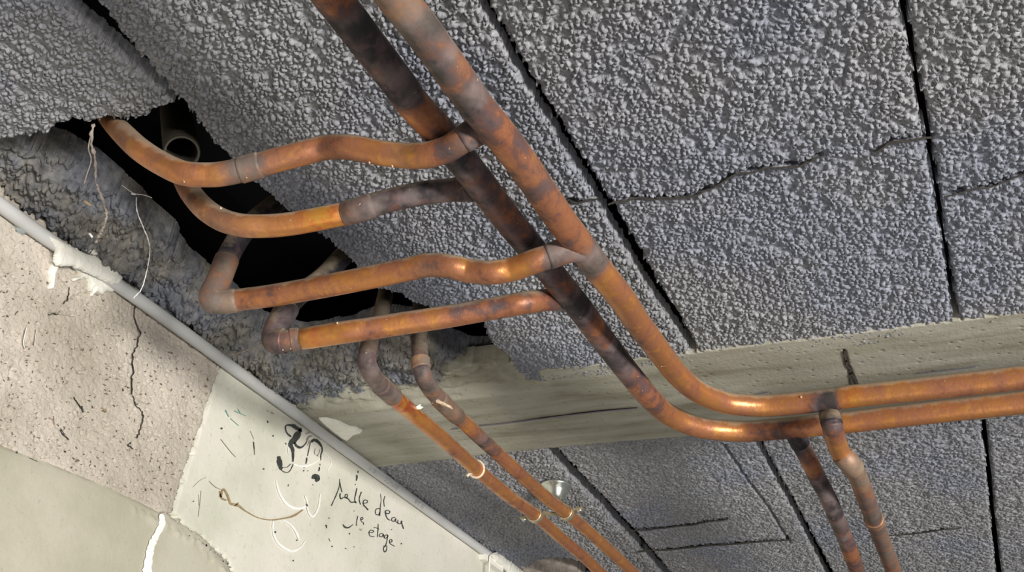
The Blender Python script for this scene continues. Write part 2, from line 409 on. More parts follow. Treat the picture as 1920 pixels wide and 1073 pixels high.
# rough mortar packing between the wall and the hole
inf_edge = PC([(-60, 262), (60, 275), (120, 290), (175, 325), (225, 365), (270, 410), (310, 450), (345, 500), (372, 545), (420, 590), (480, 622), (560, 640), (640, 632), (700, 612), (740, 608), (790, 620), (835, 648), (870, 668), (905, 668), (945, 664), (990, 690), (1040, 712)], -.030)
inf_edge = [(a, min(b, YW - .045)) for a, b in inf_edge]
def mort(A, B):
    d = dseg(A, B, inf_edge)
    dw = np.minimum(YW - B, 3)
    q = np.clip(1 - d / .045, 0, 1)
    f1, f2, r = worley(A + (vnoise(A, B, .01) - .5) * .010, B + (vnoise(A + 4, B, .01) - .5) * .010, .015)
    lump_ = np.sqrt(np.clip(1 - (f1 / .8) ** 2, 0, 1)) * .009 * (.2 + .8 * r) + grains(A, B, .0055) * .0065 + (fbm(A, B, .03, 5) - .45) * .03
    nearj = np.clip(1 - (.905 - A) / .05, 0, 1)
    return -.013 - .08 * np.clip(dw, 0, .08) - .020 * q ** 1.6 + lump_ * (1 - .45 * nearj) - .002 * nearj
ip = inf_edge + [(.915, inf_edge[-1][1]), (.915, .744), (.28, .744)]
ip = [(.28, inf_edge[0][1])] + ip
grid_piece('mortar_infill', ip, .0014, mort, ceilmap(), MORTAR, ceiling, skirt=.056, jit=.003, edge_round=0, jscale=.02)
# ragged shell thickness along the broken edge of the block over the hole
# mortar around the small pit
pr = PC([(975, 1073), (990, 1052), (1015, 1044), (1055, 1042), (1090, 1048), (1120, 1062), (1140, 1085), (1110, 1100), (1030, 1104), (985, 1095)])
grid_piece('pit_mortar', PC([(980, 1063), (996, 1066), (1020, 1070), (1050, 1073), (1080, 1079), (1100, 1094), (1040, 1110), (980, 1100)]), .002, lambda A, B: .002 + (fbm(A, B, .02, 4) - .45) * .012, ceilmap(), simple('pinkish_mortar', (.52, .45, .40), .9, 0, .2, 80, .002, 200), ceiling, skirt=.03)
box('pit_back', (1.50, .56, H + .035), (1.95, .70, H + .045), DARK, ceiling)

# ================================================================== SETTING: wall
wall = empty('wall_left', (0.8, YW, CZ), kind='structure')
CR = [PW(c) for c in [
    [(255, 563), (253, 595), (263, 625), (258, 650), (249, 665), (250, 700), (247, 713), (248, 740)],
    [(268, 775), (269, 790), (261, 812), (256, 822)], [(247, 830), (240, 836), (250, 842)], [(140, 745), (152, 765), (160, 772)],
    [(115, 520), (132, 540), (128, 560), (115, 575)], [(420, 520), (428, 530)], [(90, 590), (110, 588), (135, 592)], [(60, 640), (75, 660)],
    [(105, 800), (125, 812), (130, 825)], [(130, 560), (150, 552), (165, 548)], [(180, 840), (200, 855)], [(380, 575), (386, 590)]]]
def render_h(A, B):
    d = np.full(A.shape, 9.0)
    for c in CR: d = np.minimum(d, dseg(A, B, c))
    f1, f2, r = worley(A, B, .006)
    pock = -np.where((r > .82), np.clip(1 - f1 / .35, 0, 1), 0) * .0022
    pock2 = -np.clip(vnoise(A, B * 1.6, .0030) - .80, 0, .1) * .035
    return (fbm(A, B, .03, 5) - .45) * .006 + (fbm(A, B, .004, 2) - .37) * .0012 + pock + pock2 - .003 * np.clip(1 - d / .0011, 0, 1)
rp = PW([(415, 682), (404, 712), (392, 745), (380, 785), (366, 825), (350, 870), (335, 915), (322, 962), (300, 962), (262, 944), (200, 915), (140, 890), (80, 866), (30, 848), (0, 836)])
rp = rp + [(.10, rp[-1][1] - .002), (.10, H + .01), (rp[0][0], H + .01)]
grid_piece('render_panel', rp, .0009, render_h, wallmap(), RENDER, wall, skirt=.03, jit=.0010, edge_round=.003, edge_drop=.002)
sp0 = PW([(418, 681), (408, 712), (396, 747), (384, 786), (370, 827), (354, 872), (339, 917), (326, 963), (345, 985), (375, 1000), (400, 1025), (425, 1050), (440, 1080)])
sp0 = sp0 + [(2.0, sp0[-1][1]), (2.0, H + .01), (sp0[0][0], H + .01)]
grid_piece('smooth_concrete_panel', sp0, .003, lambda A, B: .0005 + (fbm(A, B, .12, 3) - .45) * .003, wallmap(), SMOOTH, wall, skirt=.03, jit=.0008, edge_round=.002, edge_drop=.001)
lp = PW([(-5, 832), (30, 844), (80, 862), (140, 886), (200, 911), (262, 940), (300, 960), (322, 968), (345, 985), (375, 1000), (400, 1025), (425, 1050), (438, 1080)])
lp = [(.10, lp[0][1])] + lp + [(2.0, lp[-1][1] - .004), (2.0, 1.3), (.10, 1.3)]
def ledge_h(A, B):
    e = dseg(A, B, lp[1:14])
    deb = np.clip(1 - np.abs(e - .012) / .006, 0, 1) * (A > .70) * (fbm(A, B, .006, 3) - .40) * .010
    return .003 + (fbm(A, B, .15, 3) - .45) * .004 - np.clip(1 - e / .012, 0, 1) * .002 + deb
grid_piece('lower_concrete_panel', lp, .0025, ledge_h, wallmap(), LEDGE, wall, skirt=.03, jit=.001, edge_round=.005, edge_drop=.003, jscale=.01)
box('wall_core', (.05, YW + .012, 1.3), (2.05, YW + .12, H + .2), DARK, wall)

# ---- marks on the wall and joist: thin flat strokes lying on the surface
def stroke(name, pts, width, m, parent, plane='wall', off=.0012, label=None, jag=0.12):
    """pts px; width px (number or list)"""
    P = np.array(pts, float); n = len(P)
    Wd = np.full(n, float(width)) if np.isscalar(width) else np.array(width, float)
    if n > 2:                                         # Catmull-Rom
        Q = []; Wq = []
        for i in range(n - 1):
            p0 = P[max(i - 1, 0)]; p1 = P[i]; p2 = P[i + 1]; p3 = P[min(i + 2, n - 1)]
            for t in np.linspace(0, 1, 6, endpoint=False):
                Q.append(.5 * ((2 * p1) + (-p0 + p2) * t + (2 * p0 - 5 * p1 + 4 * p2 - p3) * t * t + (-p0 + 3 * p1 - 3 * p2 + p3) * t ** 3))
                Wq.append(Wd[i] * (1 - t) + Wd[i + 1] * t)
        Q.append(P[-1]); Wq.append(Wd[-1]); P = np.array(Q); Wd = np.array(Wq); n = len(P)
    T = np.gradient(P, axis=0); T /= np.linalg.norm(T, axis=1)[:, None] + 1e-9
    Nn = np.stack([-T[:, 1], T[:, 0]], 1)
    Wd = Wd * (1 + jag * rng.standard_normal(n)); Wd[0] *= .6; Wd[-1] *= .5
    f = (lambda x, y, o: onY(x, y, o)) if plane == 'wall' else (lambda x, y, o: onZ(x, y, o))
    V = []
    for i in range(n):
        a = P[i] + Nn[i] * Wd[i] / 2; b = P[i] - Nn[i] * Wd[i] / 2
        V += [f(a[0], a[1], off - .004), f(a[0], a[1], off), f(b[0], b[1], off), f(b[0], b[1], off - .004)]
    Fs = []
    for i in range(n - 1):
        k = 4 * i
        Fs += [(k, k + 1, k + 5, k + 4), (k + 1, k + 2, k + 6, k + 5), (k + 2, k + 3, k + 7, k + 6)]
    Fs += [(0, 3, 2, 1), (4 * n - 4, 4 * n - 3, 4 * n - 2, 4 * n - 1)]
    return V, Fs
def strokes(name, lst, m, parent, plane='wall', off=.0016, label=None):
    V = []; Fs = []
    for pts, wd in lst:
        if len(pts) == 1:                             # a dot
            x, y = pts[0]; pts = [(x - wd / 2, y - wd * .1), (x, y), (x + wd / 2, y + wd * .1)]
        v, f = stroke(name, pts, wd, m, parent, plane, off)
        k = len(V); V += v; Fs += [tuple(i + k for i in q) for q in f]
    o = mesh(name, V, Fs, m, parent, False)
    if label: o['label'] = label
    return o
def cv(org, sc, pts): return [(org[0] + x / sc, org[1] + y / sc) for x, y in pts]
h5 = lambda *p: cv((600, 880), 6.31, p)
hand = [
 (h5((235, 115), (230, 200), (200, 290), (165, 370), (135, 435)), [1.4, 1.6, 1.8, 1.4, 1.8]), (h5((236, 150), (248, 220), (262, 275)), 1.5),
 (h5((240, 285), (238, 330), (252, 352), (280, 335), (318, 335), (326, 305), (305, 300), (298, 335), (335, 352), (362, 388), (385, 392), (430, 388)), [2, 2.4, 2, 1.6, 2.2, 1.6, 1.6, 1.6, 2, 2, 2.2, 1.6]),
 (h5((438, 225), (422, 300), (412, 350), (418, 385), (432, 402)), [2, 2.2, 1.8, 2, 2.4]), (h5((492, 268), (468, 335), (468, 380), (482, 420)), [2, 1.8, 1.8, 1.8]),
 (h5((505, 400), (545, 402), (565, 385), (545, 365), (515, 378), (515, 420), (545, 455), (572, 485)), [1.4, 1.6, 1.4, 1.5, 1.6, 2, 2.6, 2.2]),
 (h5((715, 290), (724, 360), (716, 440), (712, 500), (706, 556)), [1, 1.3, 1.3, 1.5, 2.2]), (h5((712, 470), (675, 468), (655, 500), (665, 535), (695, 540), (712, 500)), 1.6),
 (h5((770, 318), (756, 370), (762, 445)), 1.5),
 (h5((768, 518), (810, 528), (828, 505), (800, 486), (776, 500), (782, 550), (805, 592), (835, 605)), [1.6, 1.6, 1.6, 1.6, 2, 1.8, 1.6, 1.4]),
 (h5((890, 572), (856, 578), (850, 608), (880, 618), (900, 585), (898, 620), (925, 640)), 1.5),
 (h5((925, 598), (925, 640), (955, 645), (968, 612), (972, 655), (993, 708)), [1.3, 1.5, 1.5, 1.5, 1.7, 2]),
 (h5((450, 553), (436, 610), (430, 672)), 1.6), (h5((272, 655), (298, 688), (340, 692), (392, 655)), [1.6, 3.2, 2.6, 1.0]),
 (h5((480, 595), (508, 592), (500, 570), (482, 585), (492, 620), (512, 632), (518, 662)), 1.4), (h5((474, 704), (476, 722), (488, 724)), 1.0), (h5((496, 704), (498, 722)), 1.0),
 (h5((572, 748), (620, 750), (638, 735), (605, 722), (582, 745), (592, 790), (645, 800)), 1.3),
 (h5((690, 650), (688, 720), (682, 805)), 1.3), (h5((636, 700), (655, 690), (700, 712)), 1.3),
 (h5((748, 762), (712, 768), (705, 795), (735, 800), (752, 770), (758, 812)), 1.3),
 (h5((800, 775), (768, 788), (768, 818), (800, 808), (803, 780), (792, 860), (774, 910), (752, 938), (766, 982), (786, 962), (792, 912), (748, 912)), 1.4),
 (h5((822, 862), (852, 862), (850, 835), (826, 842), (832, 882), (888, 914)), 1.3),
 (h5((405, 495)), 1.6), (h5((350, 765)), 2.4), (h5((145, 915)), 2.2), (h5((305, 940)), 2), (h5((110, 580)), 1.8), (h5((82, 660), (78, 700)), 2), (h5((965, 883)), 2.0), (h5((1190, 485)), 2.2),
 (h5((405, 920)), 1.6), (h5((850, 715)), 1.6), (h5((450, 20), (452, 45)), 3.2), (h5((435, 70), (438, 100), (430, 138)), [3.2, 3, 2]), (h5((420, 175), (420, 190)), 2), (h5((105, 820), (122, 858)), 1.2)]
strokes('handwriting', hand, INK, wall, label='handwritten black French words salle d\'eau 1er etage')
h6 = lambda *p: cv((500, 780), 7.664, p)
scr = [
 (h6((175, 580), (190, 680), (212, 778)), [6, 8, 4]), (h6((212, 778), (250, 805), (300, 815), (345, 780), (385, 690)), 1.3), (h6((220, 740), (290, 742), (350, 690)), 1),
 (h6((380, 660), (382, 560), (375, 480), (345, 405), (400, 345), (445, 275), (495, 195)), [2, 4, 5, 7, 9, 9, 5]),
 (h6((500, 205), (440, 180), (380, 142), (300, 130)), [6, 6, 5, 2]), (h6((300, 130), (272, 160), (290, 240), (355, 302)), [2, 1.6, 1.8, 2.4]),
 (h6((400, 378), (435, 435), (492, 455), (540, 425), (580, 372)), [2.5, 3.2, 3.2, 1.6, 1.2]),
 (h6((640, 375), (690, 348), (745, 380), (795, 445)), [3, 4.5, 4.2, 2.5]), (h6((632, 372), (612, 470), (590, 580)), 1.2), (h6((580, 600), (575, 650), (565, 690)), 2.0),
 (h6((795, 445), (800, 500), (782, 560), (778, 640)), [2.4, 2, 1.8, 1.4]), (h6((768, 690), (770, 715)), 1.6), (h6((755, 735), (762, 760), (748, 795)), 1.8),
 (h6((665, 905), (690, 860), (735, 870), (738, 915), (700, 930)), 6), (h6((690, 895), (715, 895)), 7), (h6((665, 985), (670, 1000)), 1.6),
 (h6((540, 745)), 1.6), (h6((535, 790)), 2.0), (h6((595, 790)), 1.4), (h6((725, 570), (745, 580)), 1.8), (h6((270, 390), (285, 410)), 2.2), (h6((95, 288)), 2.4), (h6((15, 75), (22, 100)), 3), (h6((430, 60)), 1.6), (h6((315, 985), (310, 1015)), 1.5)]
scr = [(p_, [x_ * 1.2 for x_ in w_] if isinstance(w_, list) else w_) for p_, w_ in scr]
strokes('marker_scribble', scr, INK, wall, label='large smudged black scribble')
strokes('grey_smudge', [(h6((580, 372), (600, 310), (650, 290)), [2, 3, 2]), (h6((560, 260), (630, 235)), 3), (h6((620, 350), (590, 430)), 1.4), (h6((700, 470), (690, 540), (740, 560), (770, 480)), 1.0)], GREYINK, wall)
h2 = lambda *p: cv((480, 760), 3.428, p)
strokes('chalk_curl', [
 (h2((130, 480), (150, 560), (198, 636), (265, 665), (330, 642), (316, 580)), [2, 4, 5, 4, 4, 2]), (h2((325, 630), (340, 690), (368, 715), (402, 660), (414, 570)), [3, 3.4, 4, 3, 2]),
 (h2((112, 745), (112, 820), (148, 892), (225, 938), (285, 915), (320, 868)), [3, 3.4, 4, 5, 3, 1.5]), (h2((165, 735), (218, 765), (258, 815), (280, 872)), [2, 3.4, 4.5, 3]),
 (h2((240, 380), (300, 395), (370, 375), (425, 335)), [3, 3.5, 2.4, 1]), (h2((438, 300), (465, 330), (487, 365), (458, 425)), [2, 1.5, 2.2, 1.5]), (h2((205, 270), (210, 320)), 2), (h2((797, 530), (795, 570)), 1.8), (h2((500, 330), (492, 370)), 1.6)],
 CHALK, wall, label='white chalk curl')
h7 = lambda *p: cv((0, 713), 2.981, p)
strokes('glue_line', [
 (h7((1232, 655), (1250, 610), (1275, 650), (1290, 690), (1330, 700), (1370, 730), (1440, 768), (1510, 782), (1570, 776), (1640, 760), (1695, 725)), [5, 3, 4, 4, 5, 2.4, 1.6, 2.0, 2.6, 4, 2]),
 (h7((1228, 620), (1240, 660), (1270, 672)), 3), (h7((1310, 705), (1335, 685)), 3), (h7((1170, 565), (1200, 595), (1235, 612)), .9)], GLUE, wall, label='dried brown glue trail')
strokes('teal_mark', [(h7((1262, 168), (1280, 205)), 3), (h7((1290, 215), (1335, 255)), 1.6), (h7((1310, 172), (1375, 200)), 2.6), (h7((1330, 160), (1345, 185)), 1.6)], TEAL, wall)
strokes('dark_fleck', [(h7((1418, 345), (1422, 385)), 3.4), (h7((1422, 385), (1424, 418)), 1), (h7((457, 145), (465, 180)), 4.5), (h7((340, 270), (362, 305)), 1.6), 
 (h7((1082, 678)), 2), (h7((1475, 497)), 2.4), (h7((1540, 850)), 3), (h7((1660, 895)), 2), (h7((1820, 810), (1828, 828)), 2), (h7((1240, 270)), 3), (h7((1640, 1010)), 2), (h7((365, 400)), 3), (h7((285, 540)), 4), (h7((165, 435), (210, 455)), 2.2), (h7((95, 405)), 3), (h7((62, 830)), 2.2),
 (h7((485, 605)), 3), (h7((550, 645)), 3), (h7((1000, 1040), (1005, 1070)), 1.2),  
 ], INK, wall)
CRACK_SHADE = simple('crack_shade_dark', (.07, .06, .05), .95, 0, .3, 400)  # dark strokes paint the shade down in the narrow cracks
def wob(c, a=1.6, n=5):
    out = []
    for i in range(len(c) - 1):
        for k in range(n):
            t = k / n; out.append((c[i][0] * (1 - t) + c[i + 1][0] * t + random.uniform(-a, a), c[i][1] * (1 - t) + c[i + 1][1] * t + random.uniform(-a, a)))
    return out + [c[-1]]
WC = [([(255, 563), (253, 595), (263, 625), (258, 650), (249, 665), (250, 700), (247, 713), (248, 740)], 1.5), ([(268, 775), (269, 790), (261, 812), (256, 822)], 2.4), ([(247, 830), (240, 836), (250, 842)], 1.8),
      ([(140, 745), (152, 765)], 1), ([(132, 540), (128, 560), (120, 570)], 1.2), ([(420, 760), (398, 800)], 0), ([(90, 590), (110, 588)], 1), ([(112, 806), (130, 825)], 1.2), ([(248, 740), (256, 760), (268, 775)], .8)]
strokes('crack_shade', [(wob(c), w_) for c, w_ in WC if w_], CRACK_SHADE, wall, off=.0030)
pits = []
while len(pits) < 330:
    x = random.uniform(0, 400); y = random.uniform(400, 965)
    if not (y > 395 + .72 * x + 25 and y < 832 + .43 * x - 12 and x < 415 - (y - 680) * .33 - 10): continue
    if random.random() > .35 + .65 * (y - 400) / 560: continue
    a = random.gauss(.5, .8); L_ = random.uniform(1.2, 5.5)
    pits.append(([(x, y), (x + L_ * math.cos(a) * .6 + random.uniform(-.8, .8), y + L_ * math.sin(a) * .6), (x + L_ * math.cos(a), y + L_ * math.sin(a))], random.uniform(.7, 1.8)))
tag(strokes('pit_shade_stroke', pits, simple('pit_shadow_brown', (.20, .155, .11), .95, 0, .4, 300), wall, off=.0022), kind='stuff')  # brown strokes paint the shade of small pits in the render
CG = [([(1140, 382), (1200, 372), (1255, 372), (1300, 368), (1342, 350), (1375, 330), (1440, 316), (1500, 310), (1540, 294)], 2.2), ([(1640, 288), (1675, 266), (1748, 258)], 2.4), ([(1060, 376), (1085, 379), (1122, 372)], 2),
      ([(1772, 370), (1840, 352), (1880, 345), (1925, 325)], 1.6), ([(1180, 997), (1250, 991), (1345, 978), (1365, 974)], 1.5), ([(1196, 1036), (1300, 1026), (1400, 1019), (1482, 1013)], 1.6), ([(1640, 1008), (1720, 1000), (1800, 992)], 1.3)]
strokes('crack_shade', [(wob(c, 1.2 if c[0][1] > 900 else 2.4, 4), w_ * 1.6) for c, w_ in CG + [([(1582, 657), (1588, 680), (1597, 702), (1607, 724)], 2.4), ([(1595, 700), (1597, 722)], 1.6)]], CRACK_SHADE, ceiling, 'ceil', off=.0026)
strokes('faint_scuff', [(h7((1125, 620), (1118, 690), (1108, 765)), 1.0), (h7((1110, 640), (1112, 700)), .8), (h7((1078, 600), (1120, 560), (1155, 545)), .7), (h7((1235, 330), (1290, 400), (1318, 430)), .9), (h7((1400, 285), (1420, 330)), .7), (h7((1495, 168), (1500, 176)), 2.2), (h7((1515, 180), (1530, 188)), 2.2), (h7((1496, 225), (1498, 240)), 2)], simple('soft_graphite', (.38, .36, .31), .9), wall)
strokes('grit_crumb', [(h7((990 + 8 * j_ + random.uniform(-8, 8), 835 + 4.3 * j_ + (max(0, j_ - 19) * 3.2) + random.uniform(-9, 9))), random.uniform(1.2, 4)) for j_ in range(38)] + [(h7((1000 + 22 * i + random.uniform(-8, 8), 842 + 11.5 * i + (max(0, i - 7) * 9) + random.uniform(-8, 8))), random.uniform(2, 5)) for i in range(13)] +
        [(h7((830, 770), (870, 800)), 2.5), (h7((930, 825), (960, 830)), 3)], GREYINK, wall)
ps = strokes('paint_streak', [(cv((0, 820), 4.174, [(1262, 600), (1268, 680), (1228, 760), (1185, 850), (1165, 950), (1150, 1060), (1145, 1110)]), [8, 12, 11, 13, 14, 16, 17])], PAINT, wall, off=.0048, label='bright white paint streak')
strokes('scratch', [(cv((0, 340), 2.981, [(150, 815), (130, 900), (140, 935)]), 1.4), (cv((0, 340), 2.981, [(203, 828), (192, 915)]), 1.2)], CHALK, wall, off=.004)
strokes('rust_fleck', [(h7((578, 175), (590, 165), (595, 180)), 3), (h7((300, 200), (305, 250)), 1.0), (h7((275, 210), (300, 225)), .9), (h7((1088, 330)), 3)], GLUE, wall, off=.0032)
strokes('chalk_line', [([(845, 806), (905, 799), (960, 793), (1060, 780), (1130, 772), (1195, 766)], [1, 1.6, 1.8, 2, 2.2, 1.6]), ([(1420, 739), (1440, 736)], 3), ([(1720, 700), (1780, 694), (1830, 688)], 1.4)], VIOLET, ceiling, 'ceil', off=.003)

# ================================================================== PIPES
def crom(P, sub):
    n = len(P); Q = []
    for i in range(n - 1):
        p0 = P[i - 1] if i > 0 else 2 * P[0] - P[1]; p1 = P[i]; p2 = P[i + 1]; p3 = P[i + 2] if i + 2 < n else 2 * P[-1] - P[-2]
        for t in np.linspace(0, 1, sub, endpoint=False):
            Q.append(.5 * ((2 * p1) + (-p0 + p2) * t + (2 * p0 - 5 * p1 + 4 * p2 - p3) * t * t + (-p0 + 3 * p1 - 3 * p2 + p3) * t ** 3))
    Q.append(P[-1]); return np.array(Q)
def path(ctrl, dia):
    """ctrl: (px, py, spec, tarnish[, dust]) or ('up', dx, dy, dz, tarnish). Returns points, tarnish, dust"""
    P = []; T = []; D = []
    for c in ctrl:
        if c[0] == 'up':
            P.append(P[-1] + np.array(c[1:4])); T.append(c[4]); D.append(.05)
        else:
            P.append(zof(c[0], c[1], dia, c[2])); T.append(c[3]); D.append(c[4] if len(c) > 4 else .1)
    X = np.column_stack([np.array(P), T, D])
    Q = crom(X, 12)
    return Q[:, :3], np.clip(Q[:, 3], -1, 1), np.clip(Q[:, 4], 0, 1)
def extend(P, T, D, head=0, tail=0):                  # carry a run straight on beyond the frame
    if head:
        d = P[0] - P[3]; d[2] = 0; d /= np.linalg.norm(d)
        P = np.vstack([P[0] + d * head, P]); T = np.append(T[0], T); D = np.append(D[0], D)
    if tail:
        d = P[-1] - P[-4]; d[2] = 0; d /= np.linalg.norm(d)
        P = np.vstack([P, P[-1] + d * tail]); T = np.append(T, T[-1]); D = np.append(D, D[-1])
    return P, T, D
def tube(name, P, rad, T, D, m, parent, seg=24, cap=True, origin=None):
    n = len(P); rad = np.full(n, rad) if np.isscalar(rad) else np.asarray(rad)
    tan = np.gradient(P, axis=0); tan /= np.linalg.norm(tan, axis=1)[:, None]
    u = np.cross(tan[0], [0, 0, 1.0]); 
    if np.linalg.norm(u) < 1e-3: u = np.cross(tan[0], [1.0, 0, 0])
    u /= np.linalg.norm(u); V = []; a = np.linspace(0, 2 * np.pi, seg, endpoint=False)
    for i in range(n):
        u = u - tan[i] * np.dot(u, tan[i]); u /= np.linalg.norm(u); v = np.cross(tan[i], u)
        V.append(P[i] + rad[i] * (np.cos(a)[:, None] * u + np.sin(a)[:, None] * v))
    V = np.concatenate(V)
    Fs = [(i * seg + k, i * seg + (k + 1) % seg, (i + 1) * seg + (k + 1) % seg, (i + 1) * seg + k) for i in range(n - 1) for k in range(seg)]
    Fs = [f for f in Fs]
    if cap: Fs += [tuple(range(seg))[::-1], tuple(range((n - 1) * seg, n * seg))]
    at = {} if T is None else {'tarnish_shade': np.repeat(T, seg), 'dust': np.repeat(D, seg)}
    return mesh(name, V, Fs, m, parent, True, at, origin)
def near(P, px, py):
    best = 0; bd = 1e9
    for i, p in enumerate(P):
        c = R.T @ (p - CAM); x = C0[0] + F * c[0] / c[2]; y = C0[1] + F * c[1] / c[2]
        d = (x - px) ** 2 + (y - py) ** 2
        if d < bd: bd = d; best = i
    return best
def resample(P, a, b, n):
    seg = P[a:b + 1]; t = np.linspace(0, 1, len(seg)); tt = np.linspace(0, 1, n)
    return np.stack([np.interp(tt, t, seg[:, k]) for k in range(3)], 1)
def collar(name, P, pa, pb, rad, tarn, dust, parent, m=None, flare=None, lip=True):
    a = near(P, *pa); b = near(P, *pb)
    if a > b: a, b = b, a
    b = max(b, a + 2)
    q = resample(P, a, b, 14); rr = np.full(14, rad)
    if flare is not None: rr = np.linspace(flare[0], flare[1], 14)
    elif lip: rr[0] *= .90; rr[-1] *= .90; rr[1] *= 1.02; rr[-2] *= 1.02
    return tube(name, q, rr, np.full(14, tarn), np.full(14, dust), m or COPPER, parent)
R22 = .011; R16 = .008

# --- front manifold
pa, ta, da = path([(700, -66, .078, .6, .9), (747, 0, .078, .62, .8), (785, 48, .078, .85, .5), (812, 85, .078, .85, .3), (838, 120, .078, .5, .3), (850, 138, .078, .35, .2), (866, 160, .078, .75, .3), (897, 203, .076, .62, .2),
    (930, 243, .076, .55), (969, 293, .075, .42, .2), (1003, 341, .075, .4, .2), (1033, 386, .075, .42), (1060, 424, .075, .3), (1090, 462, .075, .66, .4), (1112, 492, .076, .72, .4), (1124, 508, .076, .15),
    (1150, 540, .075, .15), (1171, 567, .072, .15), (1190, 597, .068, .28), (1222, 640, .062, .12), (1246, 672, .055, .12), (1272, 704, .052, .12), (1306, 733, .05, .15), (1349, 752, .048, .12), (1386, 759, .047, .05),
    (1438, 761, .046, .1), (1500, 756, .046, .2), (1530, 752.5, .046, .8), (1545, 751, .046, .9), (1568, 748, .046, .85, .2), (1592, 744, .046, -.3), (1640, 739, .046, .1), (1700, 732.5, .046, .12), (1780, 724, .046, .16), (1850, 716, .046, .15), (1920, 707.5, .046, .15), (2010, 697, .046, .15)], .022)
pa, ta, da = extend(pa, ta, da, .22, .4)
man1 = empty('copper_pipe_manifold', pa[near(pa, 1132, 510)], 'front copper pipe running diagonally, two wavy side branches crossing over the rear pipe', 'pipe', 'copper heating manifolds')
tube('main_pipe', pa, R22, ta, da, COPPER, man1, 32)
def branch(parent, ctrl, dia=.016, tail=0):
    P, T, D = extend(*path(ctrl, dia), 0, tail); return tube('branch_pipe', P, dia / 2, T, D, COPPER, parent, 24), P
ju = (912, 235)
b1, p1 = branch(man1, [(925, 238, .076, .75), (900, 243, 51, .66, .3), (868, 262, 51, .62, .3), (838, 280, 50.5, .45), (800, 291, 50, .25), (760, 292, 49, .22, .4), (710, 286, 48.5, .2, .1), (655, 276, 48, .18), (610, 277, 47, .35), (565, 288, 47, .25), (520, 300, 47, .4, .3),
    (475, 313, 47, .6, .8), (430, 324, 47, .55, .6), (395, 328, 47, .22), (345, 325, 47, .2), (300, 305, 46, .1, .15), (262, 280, 45, .12, .15), (235, 255, 43, .18, .4), (212, 230, 40, .3, .5), (196, 208, 37, .4, .5), (184, 180, 33, .5, .5), (176, 150, 29, .5, .5)], .0175)
collar('coupling', p1, (492, 309), (447, 321), .0095, .62, .75, b1)
collar('tee_socket', p1, (921, 239), (868, 262), .0104, .78, .25, b1, flare=(.0106, .0092))
b3, p3 = branch(man1, [(1095, 466, .075, .8), (1066, 468, 47, .72, .5), (1030, 481, 47, .68, .6), (1002, 490, 47, .0), (960, 505, 46.5, -.15), (920, 511, 46.5, .14), (880, 508, 46, .2, .1), (845, 500, 46, .35, .2), (805, 497, 45.5, .36, .3), (765, 505, 45, .12), (700, 519, 44.5, .08), (640, 531, 44, .12), (560, 546, 43, .2),
    (500, 556, 42.5, .2), (460, 561, 42, .28), (420, 566, 42, .62, .7), (396, 559, 42, .65, .8), ('up', .003, 0, .020, .75), ('up', .004, 0, .03, .8), ('up', .012, 0, .035, .9), ('up', .03, 0, .05, 1), ('up', .02, 0, .03, 1)], .0185)  # riser blackened towards its top, painting in the shade of the hole
collar('tee_socket', p3, (1090, 466), (1028, 481), .0104, .72, .5, b3, flare=(.0107, .0097))
collar('elbow_fitting', p3, (446, 562), (402, 553), .0100, .66, .85, b3)
e3 = near(p3, 420, 566); 
q = p3[near(p3, 396, 559) - 6: near(p3, 396, 559) + 22]
tube('elbow_fitting', q, .0104, np.full(len(q), .62), np.full(len(q), .7), COPPER, b3)
q2 = p3[near(p3, 396, 559) + 22: near(p3, 396, 559) + 34]
tube('socket', q2, .0096, np.full(len(q2), .92), np.full(len(q2), .0), COPPER, b3)
# lower right branch off the front manifold
bd, pd_ = branch(man1, [(1554, 752, .046, .95), (1557, 782, 37.4, .9), (1560, 796, 38.6, .7, .1), (1566, 822, 37.8, .12), (1577, 850, 37, .2, .3), (1592, 868, 37, .5, .8), (1606, 888, 36, .42, .9), (1620, 925, 34.5, .55, .5), (1634, 962, 33, .6, .5), (1650, 1005, 31, .55, .6),
    (1668, 1052, 29.5, .45, .7), (1680, 1085, 28.5, .45, .6), (1700, 1140, 27, .5, .5)], .0195, .35)
collar('tee_socket', pd_, (1556, 772), (1560, 798), .0106, .88, .0, bd, flare=(.0107, .0102))
collar('coupling', pd_, (1578, 852), (1600, 878), .0110, .5, 1.0, bd)
collar('solder_ring', pd_, (1638, 972), (1641, 981), .0109, .4, .9, bd)

# --- rear manifold
pb, tb, db = path([(576, -66, .062, .5), (627, 0, .062, .35), (655, 36, .062, .75), (690, 82, .062, .72), (718, 118, .062, .55), (750, 160, .062, .72), (776, 196, .062, .35), (815, 238, .062, .4), (850, 280, .062, .75), (875, 312, .062, .65, .1), (905, 350, .062, .45, .2), (938, 394, .062, .4), (975, 440, .062, .55), (1000, 470, .062, .85),
    (1024, 500, .062, .5), (1047, 529, .062, .45), (1075, 563, .061, .85), (1100, 596, .060, .4), (1128, 634, .059, .6), (1152, 665, .058, .74), (1181, 702, .056, .45), (1218, 746, .062, .36), (1252, 777, .053, .2), (1302, 799, .053, .12), (1345, 806.5, .051, .12), (1386, 809, .05, .15),
    (1415, 808.5, .05, .38), (1445, 806, .05, .5), (1480, 803, .05, .55), (1520, 799, .05, .25), (1570, 794, .05, .08), (1620, 788.5, .05, .1), (1700, 779, .05, .14), (1780, 770, .05, .1), (1850, 762, .05, .14), (1920, 754.5, .05, .14), (2010, 744, .05, .15)], .022)
pb, tb, db = extend(pb, tb, db, .22, .4)
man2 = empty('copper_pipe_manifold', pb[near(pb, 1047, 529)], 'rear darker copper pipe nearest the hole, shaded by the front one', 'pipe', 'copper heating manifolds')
tube('main_pipe', pb, R22, np.where(pb[:, 0] < .85, np.clip(tb + .13, -1, 1), tb), db, COPPER, man2, 32)
